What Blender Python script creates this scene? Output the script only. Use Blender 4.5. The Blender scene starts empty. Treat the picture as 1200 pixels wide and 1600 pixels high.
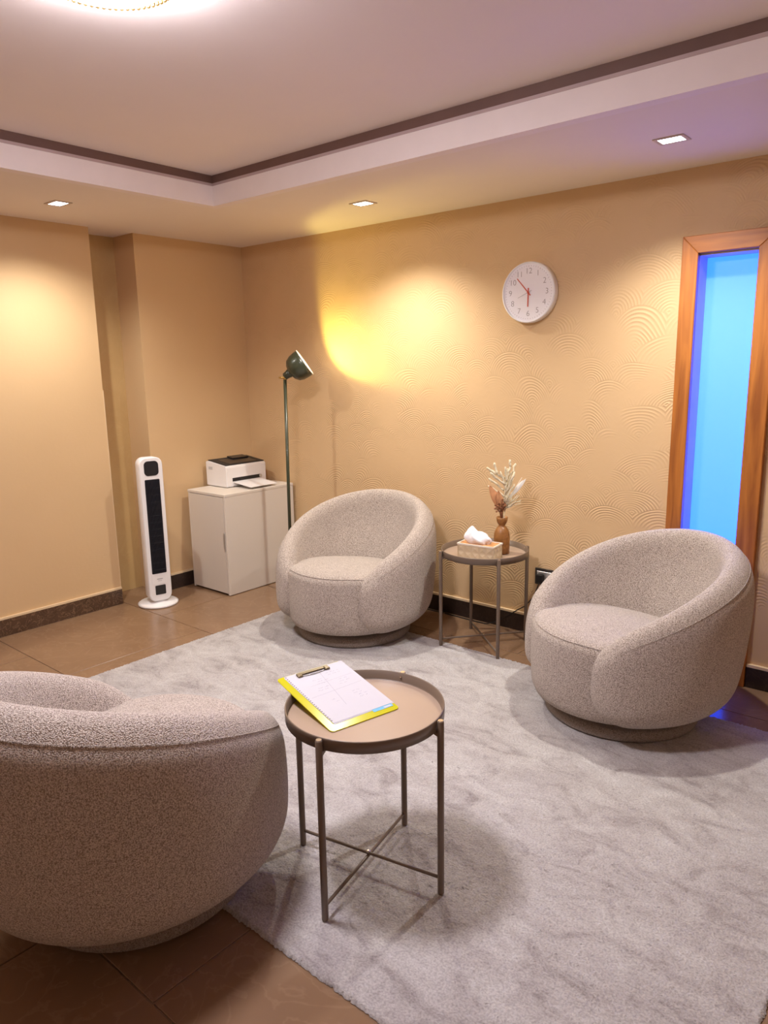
import bpy, bmesh, math, random
import numpy as np
from mathutils import Vector, Matrix
rng = random.Random(7)
nrg = np.random.default_rng(7)
PI = math.pi
scene = bpy.context.scene
COL = scene.collection

# ------------------------------------------------------------------ camera
YAW, PITCH, ROLL = 0.70400793, -0.19948872, -0.01690966
fwd = Vector((-math.sin(YAW)*math.cos(PITCH), math.cos(YAW)*math.cos(PITCH), math.sin(PITCH)))
rgt = fwd.cross(Vector((0, 0, 1))).normalized()
upv = rgt.cross(fwd)
r2 = rgt*math.cos(ROLL) + upv*math.sin(ROLL)
u2 = -rgt*math.sin(ROLL) + upv*math.cos(ROLL)
cam = bpy.data.cameras.new('camera')
cam.sensor_fit = 'HORIZONTAL'; cam.sensor_width = 36.0
cam.lens = 1145.85/1200*36.0
cam.clip_start = 0.02
camo = bpy.data.objects.new('camera', cam); COL.objects.link(camo)
M = Matrix((r2, u2, -fwd)).transposed().to_4x4()
M.translation = Vector((4.2116, -3.4686, 1.48))
camo.matrix_world = M
scene.camera = camo

# ------------------------------------------------------------------ world, exposure
world = bpy.data.worlds.new('world'); scene.world = world
world.use_nodes = True
bg = world.node_tree.nodes['Background']
bg.inputs[0].default_value = (0.10, 0.30, 1.0, 1)      # blue dusk daylight outside the window
bg.inputs[1].default_value = 0.25
scene.view_settings.view_transform = 'Standard'
scene.view_settings.look = 'None'
scene.view_settings.exposure = 0.12
scene.view_settings.gamma = 1.0
scene.view_settings.use_curve_mapping = False
try:
    scene.cycles.use_denoising = True
    scene.cycles.max_bounces = 10
    scene.cycles.diffuse_bounces = 6
    scene.cycles.sample_clamp_indirect = 6.0
except Exception:
    pass
P_CEIL = 172.0           # radiance of the round ceiling lamp
P_DOWN = 95.0           # watts of each recessed downlight
P_LAMP = 12.5           # watts of the floor lamp bulb
P_GLASS = 6.0           # glow of the frosted window
C_CEIL = (0.98, 0.92, 0.985)
C_DOWN = (1.0, 0.95, 0.86)
C_LAMP = (1.0, 0.80, 0.20)

# ------------------------------------------------------------------ sizes
RX, RY = 4.8, -4.7       # room extents
HS = 2.288               # soffit
TRX0, TRY0 = 0.968, -0.962
TRX1, TRY1 = RX-0.968, RY+0.962
HC = HS+0.146            # upper ceiling

# ------------------------------------------------------------------ helpers
def nodes_of(m):
    m.use_nodes = True
    nt = m.node_tree
    return nt, nt.nodes['Principled BSDF']

def mat(name, col, rough=0.6, metal=0.0, noise=0.0, nscale=8.0, bump=0.0, bscale=60.0, col2=None, spec=0.5, detail=4.0, coat=0.0):
    m = bpy.data.materials.new(name); nt, b = nodes_of(m)
    b.inputs['Base Color'].default_value = (*col, 1)
    b.inputs['Roughness'].default_value = rough
    b.inputs['Metallic'].default_value = metal
    b.inputs['Specular IOR Level'].default_value = spec
    if coat: b.inputs['Coat Weight'].default_value = coat
    tc = nt.nodes.new('ShaderNodeTexCoord')
    if noise or col2:
        n = nt.nodes.new('ShaderNodeTexNoise'); n.inputs['Scale'].default_value = nscale; n.inputs['Detail'].default_value = detail
        nt.links.new(tc.outputs['Object'], n.inputs['Vector'])
        mx = nt.nodes.new('ShaderNodeMix'); mx.data_type = 'RGBA'
        c2 = col2 if col2 else tuple(min(1, c*(1-noise)) for c in col)
        rp = nt.nodes.new('ShaderNodeValToRGB'); rp.color_ramp.elements[0].position = 0.35; rp.color_ramp.elements[1].position = 0.65
        nt.links.new(n.outputs['Fac'], rp.inputs['Fac'])
        nt.links.new(rp.outputs['Color'], mx.inputs['Factor'])
        mx.inputs['A'].default_value = (*col, 1); mx.inputs['B'].default_value = (*c2, 1)
        nt.links.new(mx.outputs['Result'], b.inputs['Base Color'])
    if bump:
        n2 = nt.nodes.new('ShaderNodeTexNoise'); n2.inputs['Scale'].default_value = bscale; n2.inputs['Detail'].default_value = 3
        nt.links.new(tc.outputs['Object'], n2.inputs['Vector'])
        bp = nt.nodes.new('ShaderNodeBump'); bp.inputs['Strength'].default_value = bump; bp.inputs['Distance'].default_value = 0.01
        nt.links.new(n2.outputs['Fac'], bp.inputs['Height']); nt.links.new(bp.outputs['Normal'], b.inputs['Normal'])
    return m

def emit(name, col, strength):
    m = bpy.data.materials.new(name); nt, b = nodes_of(m)
    b.inputs['Base Color'].default_value = (0.8, 0.8, 0.8, 1)
    b.inputs['Emission Color'].default_value = (*col, 1)
    b.inputs['Emission Strength'].default_value = strength
    return m

def link(o, parent=None):
    COL.objects.link(o)
    if parent is not None: o.parent = parent
    return o

def obj(name, bm, m, parent=None, smooth=False, loc=None):
    me = bpy.data.meshes.new(name)
    bmesh.ops.recalc_face_normals(bm, faces=bm.faces[:])
    bm.to_mesh(me); bm.free()
    if m is not None: me.materials.append(m)
    if smooth:
        me.polygons.foreach_set('use_smooth', [True]*len(me.polygons))
    o = bpy.data.objects.new(name, me); link(o, parent)
    if loc: o.location = loc
    return o

def thing(name, label, cat, loc=(0, 0, 0), rz=0, group=None):
    o = bpy.data.objects.new(name, None); COL.objects.link(o)
    o.empty_display_size = 0.1
    o.location = loc; o.rotation_euler = (0, 0, rz)
    tag(o, label, cat, group)
    return o

def tag(o, label, cat, group=None):
    o['label'] = label; o['category'] = cat
    if group: o['group'] = group
    return o

def struct(o, label=None, cat=None):
    o['kind'] = 'structure'
    if label: o['label'] = label
    if cat: o['category'] = cat
    return o

def box(bm, x0, x1, y0, y1, z0, z1, bevel=0.0, seg=2):
    vs = [bm.verts.new((x, y, z)) for z in (z0, z1) for y in (y0, y1) for x in (x0, x1)]
    idx = [(0, 2, 3, 1), (4, 5, 7, 6), (0, 1, 5, 4), (2, 6, 7, 3), (0, 4, 6, 2), (1, 3, 7, 5)]
    fs = [bm.faces.new([vs[i] for i in f]) for f in idx]
    if bevel:
        es = list({e for f in fs for e in f.edges})
        bmesh.ops.bevel(bm, geom=es, offset=bevel, segments=seg, affect='EDGES', profile=0.5)
    return bm

def bx(*a, **k):
    return box(bmesh.new(), *a, **k)

def lathe(bm, prof, n=48, c=(0, 0), cap0=True, cap1=True):
    rings = []
    for r, z in prof:
        rings.append([bm.verts.new((c[0]+r*math.cos(2*PI*i/n), c[1]+r*math.sin(2*PI*i/n), z)) for i in range(n)])
    for a, b in zip(rings, rings[1:]):
        for i in range(n):
            bm.faces.new((a[i], a[(i+1) % n], b[(i+1) % n], b[i]))
    if cap0: bm.faces.new(rings[0][::-1])
    if cap1: bm.faces.new(rings[-1])
    return bm

def tube(bm, pts, rad, n=8, caps=True, closed=False):
    pts = [Vector(p) for p in pts]
    if not isinstance(rad, (list, tuple)): rad = [rad]*len(pts)
    rings = []; prev = None
    for i, p in enumerate(pts):
        if closed:
            t = (pts[(i+1) % len(pts)] - pts[i-1]).normalized()
        else:
            t = (pts[min(i+1, len(pts)-1)] - pts[max(i-1, 0)]).normalized()
        if prev is None:
            a = Vector((0, 0, 1)) if abs(t.z) < 0.9 else Vector((1, 0, 0))
            nrm = t.cross(a).normalized()
        else:
            nrm = (prev - t*prev.dot(t)).normalized()
        prev = nrm; b = t.cross(nrm)
        rings.append([bm.verts.new(p + (nrm*math.cos(2*PI*k/n) + b*math.sin(2*PI*k/n))*rad[i]) for k in range(n)])
    m = len(rings)
    for i in range(m if closed else m-1):
        a, b = rings[i], rings[(i+1) % m]
        for k in range(n):
            bm.faces.new((a[k], a[(k+1) % n], b[(k+1) % n], b[k]))
    if caps and not closed:
        bm.faces.new(rings[0][::-1]); bm.faces.new(rings[-1])
    return bm

def prism(bm, pts2, z0, z1):
    a = [bm.verts.new((x, y, z0)) for x, y in pts2]; b = [bm.verts.new((x, y, z1)) for x, y in pts2]
    n = len(a)
    bm.faces.new(a[::-1]); bm.faces.new(b)
    for i in range(n): bm.faces.new((a[i], a[(i+1) % n], b[(i+1) % n], b[i]))
    return bm

def rrect(w, h, r, n=6, cx=0, cy=0):
    pts = []
    for sx, sy, a0 in ((1, 1, 0), (-1, 1, PI/2), (-1, -1, PI), (1, -1, 3*PI/2)):
        for k in range(n+1):
            a = a0 + PI/2*k/n
            pts.append((cx+sx*(w/2-r)+r*math.cos(a), cy+sy*(h/2-r)+r*math.sin(a)))
    return pts

def xform(bm, mx):
    bmesh.ops.transform(bm, matrix=mx, verts=bm.verts[:]); return bm

def mathn(nt, op, a, b=None, c=None):
    n = nt.nodes.new('ShaderNodeMath'); n.operation = op
    for i, v in enumerate((a, b, c)):
        if v is None: continue
        if isinstance(v, (int, float)): n.inputs[i].default_value = v
        else: nt.links.new(v, n.inputs[i])
    return n.outputs[0]

# ------------------------------------------------------------------ materials
def plaster_swirl(name, col, swirl=1.0):
    m = bpy.data.materials.new(name); nt, b = nodes_of(m)
    b.inputs['Roughness'].default_value = 0.62; b.inputs['Specular IOR Level'].default_value = 0.35
    tc = nt.nodes.new('ShaderNodeTexCoord')
    nz = nt.nodes.new('ShaderNodeTexNoise'); nz.inputs['Scale'].default_value = 2.2; nz.inputs['Detail'].default_value = 2
    nt.links.new(tc.outputs['Object'], nz.inputs['Vector'])
    mx = nt.nodes.new('ShaderNodeMix'); mx.data_type = 'RGBA'
    mx.inputs['A'].default_value = (*col, 1); mx.inputs['B'].default_value = (col[0]*0.93, col[1]*0.91, col[2]*0.88, 1)
    nt.links.new(nz.outputs['Fac'], mx.inputs['Factor']); nt.links.new(mx.outputs['Result'], b.inputs['Base Color'])
    sep = nt.nodes.new('ShaderNodeSeparateXYZ'); nt.links.new(tc.outputs['Object'], sep.inputs[0])
    nd = nt.nodes.new('ShaderNodeTexNoise'); nd.inputs['Scale'].default_value = 1.7; nd.inputs['Detail'].default_value = 1
    nt.links.new(tc.outputs['Object'], nd.inputs['Vector'])
    sn = nt.nodes.new('ShaderNodeSeparateColor'); nt.links.new(nd.outputs['Color'], sn.inputs[0])
    x = mathn(nt, 'ADD', sep.outputs[0], mathn(nt, 'MULTIPLY', mathn(nt, 'SUBTRACT', sn.outputs[0], 0.5), 0.30))
    z = mathn(nt, 'ADD', sep.outputs[2], mathn(nt, 'MULTIPLY', mathn(nt, 'SUBTRACT', sn.outputs[1], 0.5), 0.24))
    w, h, R = 0.23, 0.105, 0.135
    k0 = mathn(nt, 'FLOOR', mathn(nt, 'DIVIDE', z, h))
    def fan(k):
        off = mathn(nt, 'MULTIPLY', mathn(nt, 'MODULO', mathn(nt, 'ABSOLUTE', k), 2.0), 0.5)
        u = mathn(nt, 'SUBTRACT', mathn(nt, 'DIVIDE', x, w), off)
        du = mathn(nt, 'MULTIPLY', mathn(nt, 'SUBTRACT', u, mathn(nt, 'ROUND', u)), w)
        dz = mathn(nt, 'SUBTRACT', z, mathn(nt, 'MULTIPLY', k, h))
        return mathn(nt, 'SQRT', mathn(nt, 'ADD', mathn(nt, 'MULTIPLY', du, du), mathn(nt, 'MULTIPLY', dz, dz)))
    dA = fan(mathn(nt, 'SUBTRACT', k0, 1.0)); dB = fan(k0)
    inA = mathn(nt, 'LESS_THAN', dA, R)
    d = mathn(nt, 'ADD', mathn(nt, 'MULTIPLY', dA, inA), mathn(nt, 'MULTIPLY', dB, mathn(nt, 'SUBTRACT', 1.0, inA)))
    ring = mathn(nt, 'ABSOLUTE', mathn(nt, 'SINE', mathn(nt, 'MULTIPLY', d, PI/0.013)))
    ring = mathn(nt, 'POWER', ring, 3.0)
    ns = nt.nodes.new('ShaderNodeTexNoise'); ns.inputs['Scale'].default_value = 5.0; ns.inputs['Detail'].default_value = 2
    nt.links.new(tc.outputs['Object'], ns.inputs['Vector'])
    rp = nt.nodes.new('ShaderNodeValToRGB'); rp.color_ramp.elements[0].position = 0.43; rp.color_ramp.elements[1].position = 0.68
    nt.links.new(ns.outputs['Fac'], rp.inputs['Fac'])
    hgt = mathn(nt, 'MULTIPLY', mathn(nt, 'MULTIPLY', ring, rp.outputs['Color']), swirl)
    nf = nt.nodes.new('ShaderNodeTexNoise'); nf.inputs['Scale'].default_value = 45; nf.inputs['Detail'].default_value = 4
    nt.links.new(tc.outputs['Object'], nf.inputs['Vector'])
    hgt = mathn(nt, 'ADD', hgt, mathn(nt, 'MULTIPLY', nf.outputs['Fac'], 0.25))
    bp = nt.nodes.new('ShaderNodeBump'); bp.inputs['Strength'].default_value = 0.36; bp.inputs['Distance'].default_value = 0.005
    nt.links.new(hgt, bp.inputs['Height']); nt.links.new(bp.outputs['Normal'], b.inputs['Normal'])
    return m

def boucle(name, cA, cB):
    m = bpy.data.materials.new(name); nt, b = nodes_of(m)
    b.inputs['Roughness'].default_value = 0.95; b.inputs['Specular IOR Level'].default_value = 0.15
    b.inputs['Sheen Weight'].default_value = 0.25; b.inputs['Sheen Roughness'].default_value = 0.6
    tc = nt.nodes.new('ShaderNodeTexCoord')
    mp = nt.nodes.new('ShaderNodeMapping'); mp.inputs['Scale'].default_value = (1.0, 1.0, 1.0)
    nt.links.new(tc.outputs['Object'], mp.inputs['Vector'])
    v = nt.nodes.new('ShaderNodeTexVoronoi'); v.inputs['Scale'].default_value = 330; v.inputs['Randomness'].default_value = 0.9
    nt.links.new(mp.outputs[0], v.inputs['Vector'])
    n = nt.nodes.new('ShaderNodeTexNoise'); n.inputs['Scale'].default_value = 220; n.inputs['Detail'].default_value = 3
    nt.links.new(tc.outputs['Object'], n.inputs['Vector'])
    f = mathn(nt, 'ADD', mathn(nt, 'MULTIPLY', v.outputs['Distance'], 0.9), mathn(nt, 'SUBTRACT', n.outputs['Fac'], 0.5))
    rp = nt.nodes.new('ShaderNodeValToRGB')
    rp.color_ramp.elements[0].position = 0.12; rp.color_ramp.elements[0].color = (*cA, 1)
    rp.color_ramp.elements[1].position = 0.72; rp.color_ramp.elements[1].color = (*cB, 1)
    nt.links.new(f, rp.inputs['Fac']); nt.links.new(rp.outputs['Color'], b.inputs['Base Color'])
    bp = nt.nodes.new('ShaderNodeBump'); bp.inputs['Strength'].default_value = 0.85; bp.inputs['Distance'].default_value = 0.004
    nt.links.new(mathn(nt, 'SUBTRACT', 1.0, f), bp.inputs['Height']); nt.links.new(bp.outputs['Normal'], b.inputs['Normal'])
    return m

def marble(name, c1, c2, cv, scale=3.0, rough=0.25, vein=0.5):
    m = bpy.data.materials.new(name); nt, b = nodes_of(m)
    b.inputs['Roughness'].default_value = rough
    tc = nt.nodes.new('ShaderNodeTexCoord')
    n = nt.nodes.new('ShaderNodeTexNoise'); n.inputs['Scale'].default_value = scale; n.inputs['Detail'].default_value = 8; n.inputs['Distortion'].default_value = 1.2
    nt.links.new(tc.outputs['Object'], n.inputs['Vector'])
    mx = nt.nodes.new('ShaderNodeMix'); mx.data_type = 'RGBA'; mx.inputs['A'].default_value = (*c1, 1); mx.inputs['B'].default_value = (*c2, 1)
    nt.links.new(n.outputs['Fac'], mx.inputs['Factor'])
    n2 = nt.nodes.new('ShaderNodeTexNoise'); n2.inputs['Scale'].default_value = scale*1.8; n2.inputs['Detail'].default_value = 6; n2.inputs['Distortion'].default_value = 2.0
    nt.links.new(tc.outputs['Object'], n2.inputs['Vector'])
    rp = nt.nodes.new('ShaderNodeValToRGB'); e = rp.color_ramp.elements
    e[0].position = 0.47; e[0].color = (0, 0, 0, 1); e[1].position = 0.5; e[1].color = (vein, vein, vein, 1)
    e2 = e.new(0.53); e2.color = (0, 0, 0, 1)
    nt.links.new(n2.outputs['Fac'], rp.inputs['Fac'])
    mx2 = nt.nodes.new('ShaderNodeMix'); mx2.data_type = 'RGBA'; mx2.inputs['B'].default_value = (*cv, 1)
    nt.links.new(mx.outputs['Result'], mx2.inputs['A']); nt.links.new(rp.outputs['Color'], mx2.inputs['Factor'])
    nt.links.new(mx2.outputs['Result'], b.inputs['Base Color'])
    return m

def wood(name, c1, c2, axis=2, scale=14.0, rough=0.4):
    m = bpy.data.materials.new(name); nt, b = nodes_of(m)
    b.inputs['Roughness'].default_value = rough
    tc = nt.nodes.new('ShaderNodeTexCoord'); mp = nt.nodes.new('ShaderNodeMapping')
    s = [scale]*3; s[axis] = scale*0.07; mp.inputs['Scale'].default_value = s
    nt.links.new(tc.outputs['Object'], mp.inputs['Vector'])
    n = nt.nodes.new('ShaderNodeTexNoise'); n.inputs['Scale'].default_value = 2.2; n.inputs['Detail'].default_value = 7; n.inputs['Distortion'].default_value = 0.8
    nt.links.new(mp.outputs[0], n.inputs['Vector'])
    rp = nt.nodes.new('ShaderNodeValToRGB')
    rp.color_ramp.elements[0].position = 0.33; rp.color_ramp.elements[0].color = (*c1, 1)
    rp.color_ramp.elements[1].position = 0.67; rp.color_ramp.elements[1].color = (*c2, 1)
    nt.links.new(n.outputs['Fac'], rp.inputs['Fac']); nt.links.new(rp.outputs['Color'], b.inputs['Base Color'])
    bp = nt.nodes.new('ShaderNodeBump'); bp.inputs['Strength'].default_value = 0.15; bp.inputs['Distance'].default_value = 0.003
    nt.links.new(n.outputs['Fac'], bp.inputs['Height']); nt.links.new(bp.outputs['Normal'], b.inputs['Normal'])
    return m

WALLC = (0.67, 0.47, 0.265)
M_SWIRL = plaster_swirl('tan_swirl_plaster', WALLC)
M_WALL = plaster_swirl('tan_smooth_plaster', (0.67, 0.475, 0.27), 0.05)
M_CEIL = mat('ceiling_paint', (0.86, 0.775, 0.745), 0.85, spec=0.2, noise=0.04, nscale=1.2)
M_SOFF = mat('soffit_paint', (0.82, 0.74, 0.67), 0.85, spec=0.2, noise=0.04, nscale=1.2)
M_FASC = mat('fascia_paint', (0.84, 0.76, 0.74), 0.75, spec=0.2, noise=0.03)
M_MAUV = mat('mauve_moulding', (0.48, 0.37, 0.36), 0.6, noise=0.08)
M_BROWN = mat('brown_band', (0.15, 0.080, 0.064), 0.6, noise=0.1)
M_WALLP = plaster_swirl('pale_plaster', (0.62, 0.50, 0.37), 0.0)
M_TILE = marble('brown_tile', (0.20, 0.115, 0.066), (0.29, 0.18, 0.105), (0.36, 0.24, 0.15), 3.0, 0.22, 0.25)
M_GROUT = mat('grout', (0.30, 0.21, 0.14), 0.9, noise=0.2)
M_BASE = marble('dark_emperador_marble', (0.035, 0.018, 0.010), (0.13, 0.072, 0.042), (0.32, 0.20, 0.12), 9.0, 0.3, 0.55)
M_BASED = marble('black_brown_marble', (0.018, 0.011, 0.009), (0.045, 0.027, 0.021), (0.10, 0.065, 0.05), 8.0, 0.3, 0.3)
M_CREAM = mat('cream_paint_edge', (0.78, 0.60, 0.38), 0.7, noise=0.1)
M_PILA = marble('ochre_marble', (0.47, 0.31, 0.135), (0.60, 0.42, 0.20), (0.66, 0.49, 0.27), 2.6, 0.16, 0.10)
M_FRAME = wood('oak_frame_upright', (0.27, 0.080, 0.012), (0.48, 0.17, 0.028), 2)
M_FRAMEH = wood('oak_frame_head', (0.27, 0.080, 0.012), (0.48, 0.17, 0.028), 0)
M_REVEAL = mat('pale_reveal', (0.55, 0.50, 0.52), 0.6, noise=0.05)
M_BOUC = boucle('greige_boucle', (0.76, 0.67, 0.60), (0.27, 0.21, 0.17))
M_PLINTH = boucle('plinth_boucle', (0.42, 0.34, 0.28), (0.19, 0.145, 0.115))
M_DARK = mat('black_underside', (0.012, 0.011, 0.011), 0.9, noise=0.1)
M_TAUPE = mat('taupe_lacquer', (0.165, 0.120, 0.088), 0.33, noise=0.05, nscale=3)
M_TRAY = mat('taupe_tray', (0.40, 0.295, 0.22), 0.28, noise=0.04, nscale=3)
M_SCREW = mat('bright_screw', (0.75, 0.68, 0.6), 0.25, metal=1.0, noise=0.05)
M_WHITE = mat('white_plastic', (0.84, 0.83, 0.84), 0.35, noise=0.02)
M_CAB = mat('white_laminate', (0.70, 0.64, 0.57), 0.5, noise=0.03, nscale=2)
M_CABIN = mat('shadow_gap', (0.25, 0.22, 0.19), 0.8, noise=0.1)
M_BLACK = mat('black_plastic', (0.013, 0.013, 0.016), 0.3, noise=0.1)
M_BLACKM = mat('matt_black_plastic', (0.02, 0.02, 0.022), 0.55, noise=0.1)
M_NAVY = mat('dark_grille', (0.009, 0.010, 0.018), 0.4, noise=0.2)
M_GREY = mat('grey_print', (0.35, 0.35, 0.37), 0.6, noise=0.05)
M_STEEL = mat('steel', (0.55, 0.55, 0.55), 0.3, metal=1.0, noise=0.05)
M_GREEN = mat('dark_green_enamel', (0.042, 0.050, 0.028), 0.30, noise=0.1, coat=0.3)
M_BRASS = mat('brass', (0.70, 0.48, 0.16), 0.28, metal=1.0, noise=0.05)
M_SHADEIN = mat('white_enamel', (0.85, 0.82, 0.75), 0.5, noise=0.02)
M_PAPER = mat('white_paper', (0.54, 0.53, 0.57), 0.75, noise=0.015, nscale=20)
M_INK = mat('pencil_ink', (0.22, 0.22, 0.30), 0.8, noise=0.1)
M_HOLE = mat('hole_dark', (0.16, 0.10, 0.10), 0.8, noise=0.1)
M_BLUE = mat('blue_tab', (0.16, 0.47, 0.72), 0.5, noise=0.05)
M_CLIP = mat('antique_bronze_clip', (0.20, 0.16, 0.10), 0.35, metal=0.8, noise=0.1)
M_TISSUE = mat('tissue', (0.86, 0.86, 0.90), 0.9, noise=0.03, bump=0.2, bscale=60)
M_TBOX = mat('beige_quilted_card', (0.66, 0.54, 0.37), 0.45, noise=0.05)
M_TTOP = wood('orange_wood_top', (0.50, 0.23, 0.08), (0.66, 0.34, 0.14), 0, 30)
M_TRIM = mat('cream_rim', (0.85, 0.77, 0.66), 0.5, noise=0.03)
M_VASE = wood('turned_wood', (0.19, 0.075, 0.018), (0.35, 0.155, 0.042), 0, 22, 0.38)
M_PAMPAS = mat('cream_dried_plume', (0.85, 0.76, 0.55), 0.95, noise=0.15, nscale=60, bump=0.6, bscale=300)
M_LEAFO = mat('orange_dried_leaf', (0.72, 0.36, 0.17), 0.8, noise=0.25, nscale=30)
M_FLOW = mat('brown_dried_flower', (0.33, 0.135, 0.06), 0.9, noise=0.4, nscale=80)
M_FEATH = mat('white_feather', (0.88, 0.85, 0.80), 0.9, noise=0.08, nscale=40)
M_DIAL = mat('clock_dial', (0.86, 0.84, 0.88), 0.5, noise=0.01)
M_NUM = mat('clock_numeral', (0.30, 0.26, 0.26), 0.6, noise=0.05)
M_RED = mat('red_hand', (0.62, 0.10, 0.05), 0.45, noise=0.05)
M_SOCK = mat('bronze_plate', (0.05, 0.043, 0.038), 0.35, metal=0.4, noise=0.1)
M_SILV = mat('satin_nickel', (0.62, 0.60, 0.58), 0.35, metal=0.7, noise=0.05)
M_WIRE = mat('black_cable', (0.012, 0.011, 0.012), 0.5, noise=0.1)

def yellow_plastic():
    m = bpy.data.materials.new('yellow_translucent_plastic'); nt, b = nodes_of(m)
    b.inputs['Base Color'].default_value = (0.70, 0.66, 0.02, 1); b.inputs['Roughness'].default_value = 0.18
    n = nt.nodes.new('ShaderNodeTexNoise'); n.inputs['Scale'].default_value = 5
    tr = nt.nodes.new('ShaderNodeBsdfTranslucent'); tr.inputs[0].default_value = (0.85, 0.80, 0.03, 1)
    mix = nt.nodes.new('ShaderNodeMixShader'); mix.inputs[0].default_value = 0.35
    out = nt.nodes['Material Output']
    nt.links.new(b.outputs[0], mix.inputs[1]); nt.links.new(tr.outputs[0], mix.inputs[2]); nt.links.new(mix.outputs[0], out.inputs[0])
    return m
M_YEL = yellow_plastic()

def frosted():
    m = bpy.data.materials.new('frosted_glass'); nt, b = nodes_of(m)
    b.inputs['Base Color'].default_value = (0.25, 0.45, 0.85, 1); b.inputs['Roughness'].default_value = 0.35
    b.inputs['Emission Color'].default_value = (0.010, 0.072, 1.0, 1); b.inputs['Emission Strength'].default_value = P_GLASS
    tr = nt.nodes.new('ShaderNodeBsdfTranslucent'); tr.inputs[0].default_value = (0.75, 0.88, 1.0, 1)
    add = nt.nodes.new('ShaderNodeMixShader'); add.inputs[0].default_value = 0.5
    out = nt.nodes['Material Output']
    nt.links.new(b.outputs[0], add.inputs[1]); nt.links.new(tr.outputs[0], add.inputs[2]); nt.links.new(add.outputs[0], out.inputs[0])
    return m
M_GLASS = frosted()

def rugmat():
    m = bpy.data.materials.new('grey_pile'); nt, b = nodes_of(m)
    b.inputs['Roughness'].default_value = 1.0; b.inputs['Specular IOR Level'].default_value = 0.05
    b.inputs['Sheen Weight'].default_value = 0.3
    tc = nt.nodes.new('ShaderNodeTexCoord')
    mp = nt.nodes.new('ShaderNodeMapping'); mp.inputs['Scale'].default_value = (1.0, 1.7, 1.0); mp.inputs['Rotation'].default_value = (0, 0, 0.5)
    nt.links.new(tc.outputs['Object'], mp.inputs['Vector'])
    n = nt.nodes.new('ShaderNodeTexNoise'); n.inputs['Scale'].default_value = 5.5; n.inputs['Detail'].default_value = 8; n.inputs['Roughness'].default_value = 0.72; n.inputs['Distortion'].default_value = 0.9
    nt.links.new(mp.outputs[0], n.inputs['Vector'])
    rp = nt.nodes.new('ShaderNodeValToRGB')
    e = rp.color_ramp.elements
    e[0].position = 0.30; e[0].color = (0.29, 0.258, 0.252, 1)
    e[1].position = 0.72; e[1].color = (0.61, 0.595, 0.585, 1)
    e2 = e.new(0.47); e2.color = (0.47, 0.44, 0.433, 1)
    nt.links.new(n.outputs['Fac'], rp.inputs['Fac'])
    f = nt.nodes.new('ShaderNodeTexNoise'); f.inputs['Scale'].default_value = 170; f.inputs['Detail'].default_value = 3
    nt.links.new(tc.outputs['Object'], f.inputs['Vector'])
    mx = nt.nodes.new('ShaderNodeMix'); mx.data_type = 'RGBA'; mx.blend_type = 'MULTIPLY'; mx.inputs['Factor'].default_value = 0.75
    rp2 = nt.nodes.new('ShaderNodeValToRGB'); rp2.color_ramp.elements[0].position = 0.32; rp2.color_ramp.elements[0].color = (0.62, 0.61, 0.62, 1)
    rp2.color_ramp.elements[1].position = 0.62; rp2.color_ramp.elements[1].color = (1, 1, 1, 1)
    nt.links.new(f.outputs['Fac'], rp2.inputs['Fac'])
    nt.links.new(rp.outputs['Color'], mx.inputs['A']); nt.links.new(rp2.outputs['Color'], mx.inputs['B'])
    nt.links.new(mx.outputs['Result'], b.inputs['Base Color'])
    bp = nt.nodes.new('ShaderNodeBump'); bp.inputs['Strength'].default_value = 0.7; bp.inputs['Distance'].default_value = 0.006
    nt.links.new(f.outputs['Fac'], bp.inputs['Height']); nt.links.new(bp.outputs['Normal'], b.inputs['Normal'])
    return m
M_RUG = rugmat()

# ------------------------------------------------------------------ room shell
bm = bx(-0.4, RX+0.2, RY-0.2, 0.2, -0.12, -0.004)
floor = struct(obj('floor', bm, M_GROUT))
floor['label'] = 'brown stone tiled floor with thin pale joints'
TS = 0.8; G = 0.0022
me_tile = None
row = 0; yy = -1.11 + TS*2
def tile_mesh():
    b = bmesh.new(); box(b, -TS/2+G, TS/2-G, -TS/2+G, TS/2-G, -0.010, 0.0, 0.0012, 1)
    me = bpy.data.meshes.new('tile'); bmesh.ops.recalc_face_normals(b, faces=b.faces[:]); b.to_mesh(me); b.free(); me.materials.append(M_TILE); return me
full = tile_mesh()
ROWS = [(-1.11+TS*k, k) for k in range(-5, 2)]
for y0, k in ROWS:                       # row spans y0 .. y0+TS
    offs = 0.02 if k % 2 else 0.42
    x0 = offs - TS*2
    while x0 < RX:
        a, b_, c, d = max(x0, -0.35), min(x0+TS, RX), max(y0, RY), min(y0+TS, 0.0)
        if b_-a > 0.02 and d-c > 0.02:
            if abs(b_-a-TS) < 1e-6 and abs(d-c-TS) < 1e-6:
                o = bpy.data.objects.new('tile', full); link(o, floor); o.location = ((a+b_)/2, (c+d)/2, 0)
            else:
                obj('tile', bx(a+G, b_-G, c+G, d-G, -0.010, 0.0, bevel=0.0012, seg=1), M_TILE, floor)
        x0 += TS

# back wall (textured) with the tall sidelight opening
WX0, WX1, WZ1 = 3.095, 3.358, 1.930
bm = bmesh.new()
box(bm, -0.4, WX0, 0, 0.2, 0, HC+0.1); box(bm, WX1, RX, 0, 0.2, 0, HC+0.1); box(bm, WX0, WX1, 0, 0.2, WZ1, HC+0.1); box(bm, WX0, WX1, 0, 0.2, 0, 0.06)
struct(obj('wall_back', bm, M_SWIRL))['label'] = 'tan plaster wall combed with fan shaped swirls behind armchairs'
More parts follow.
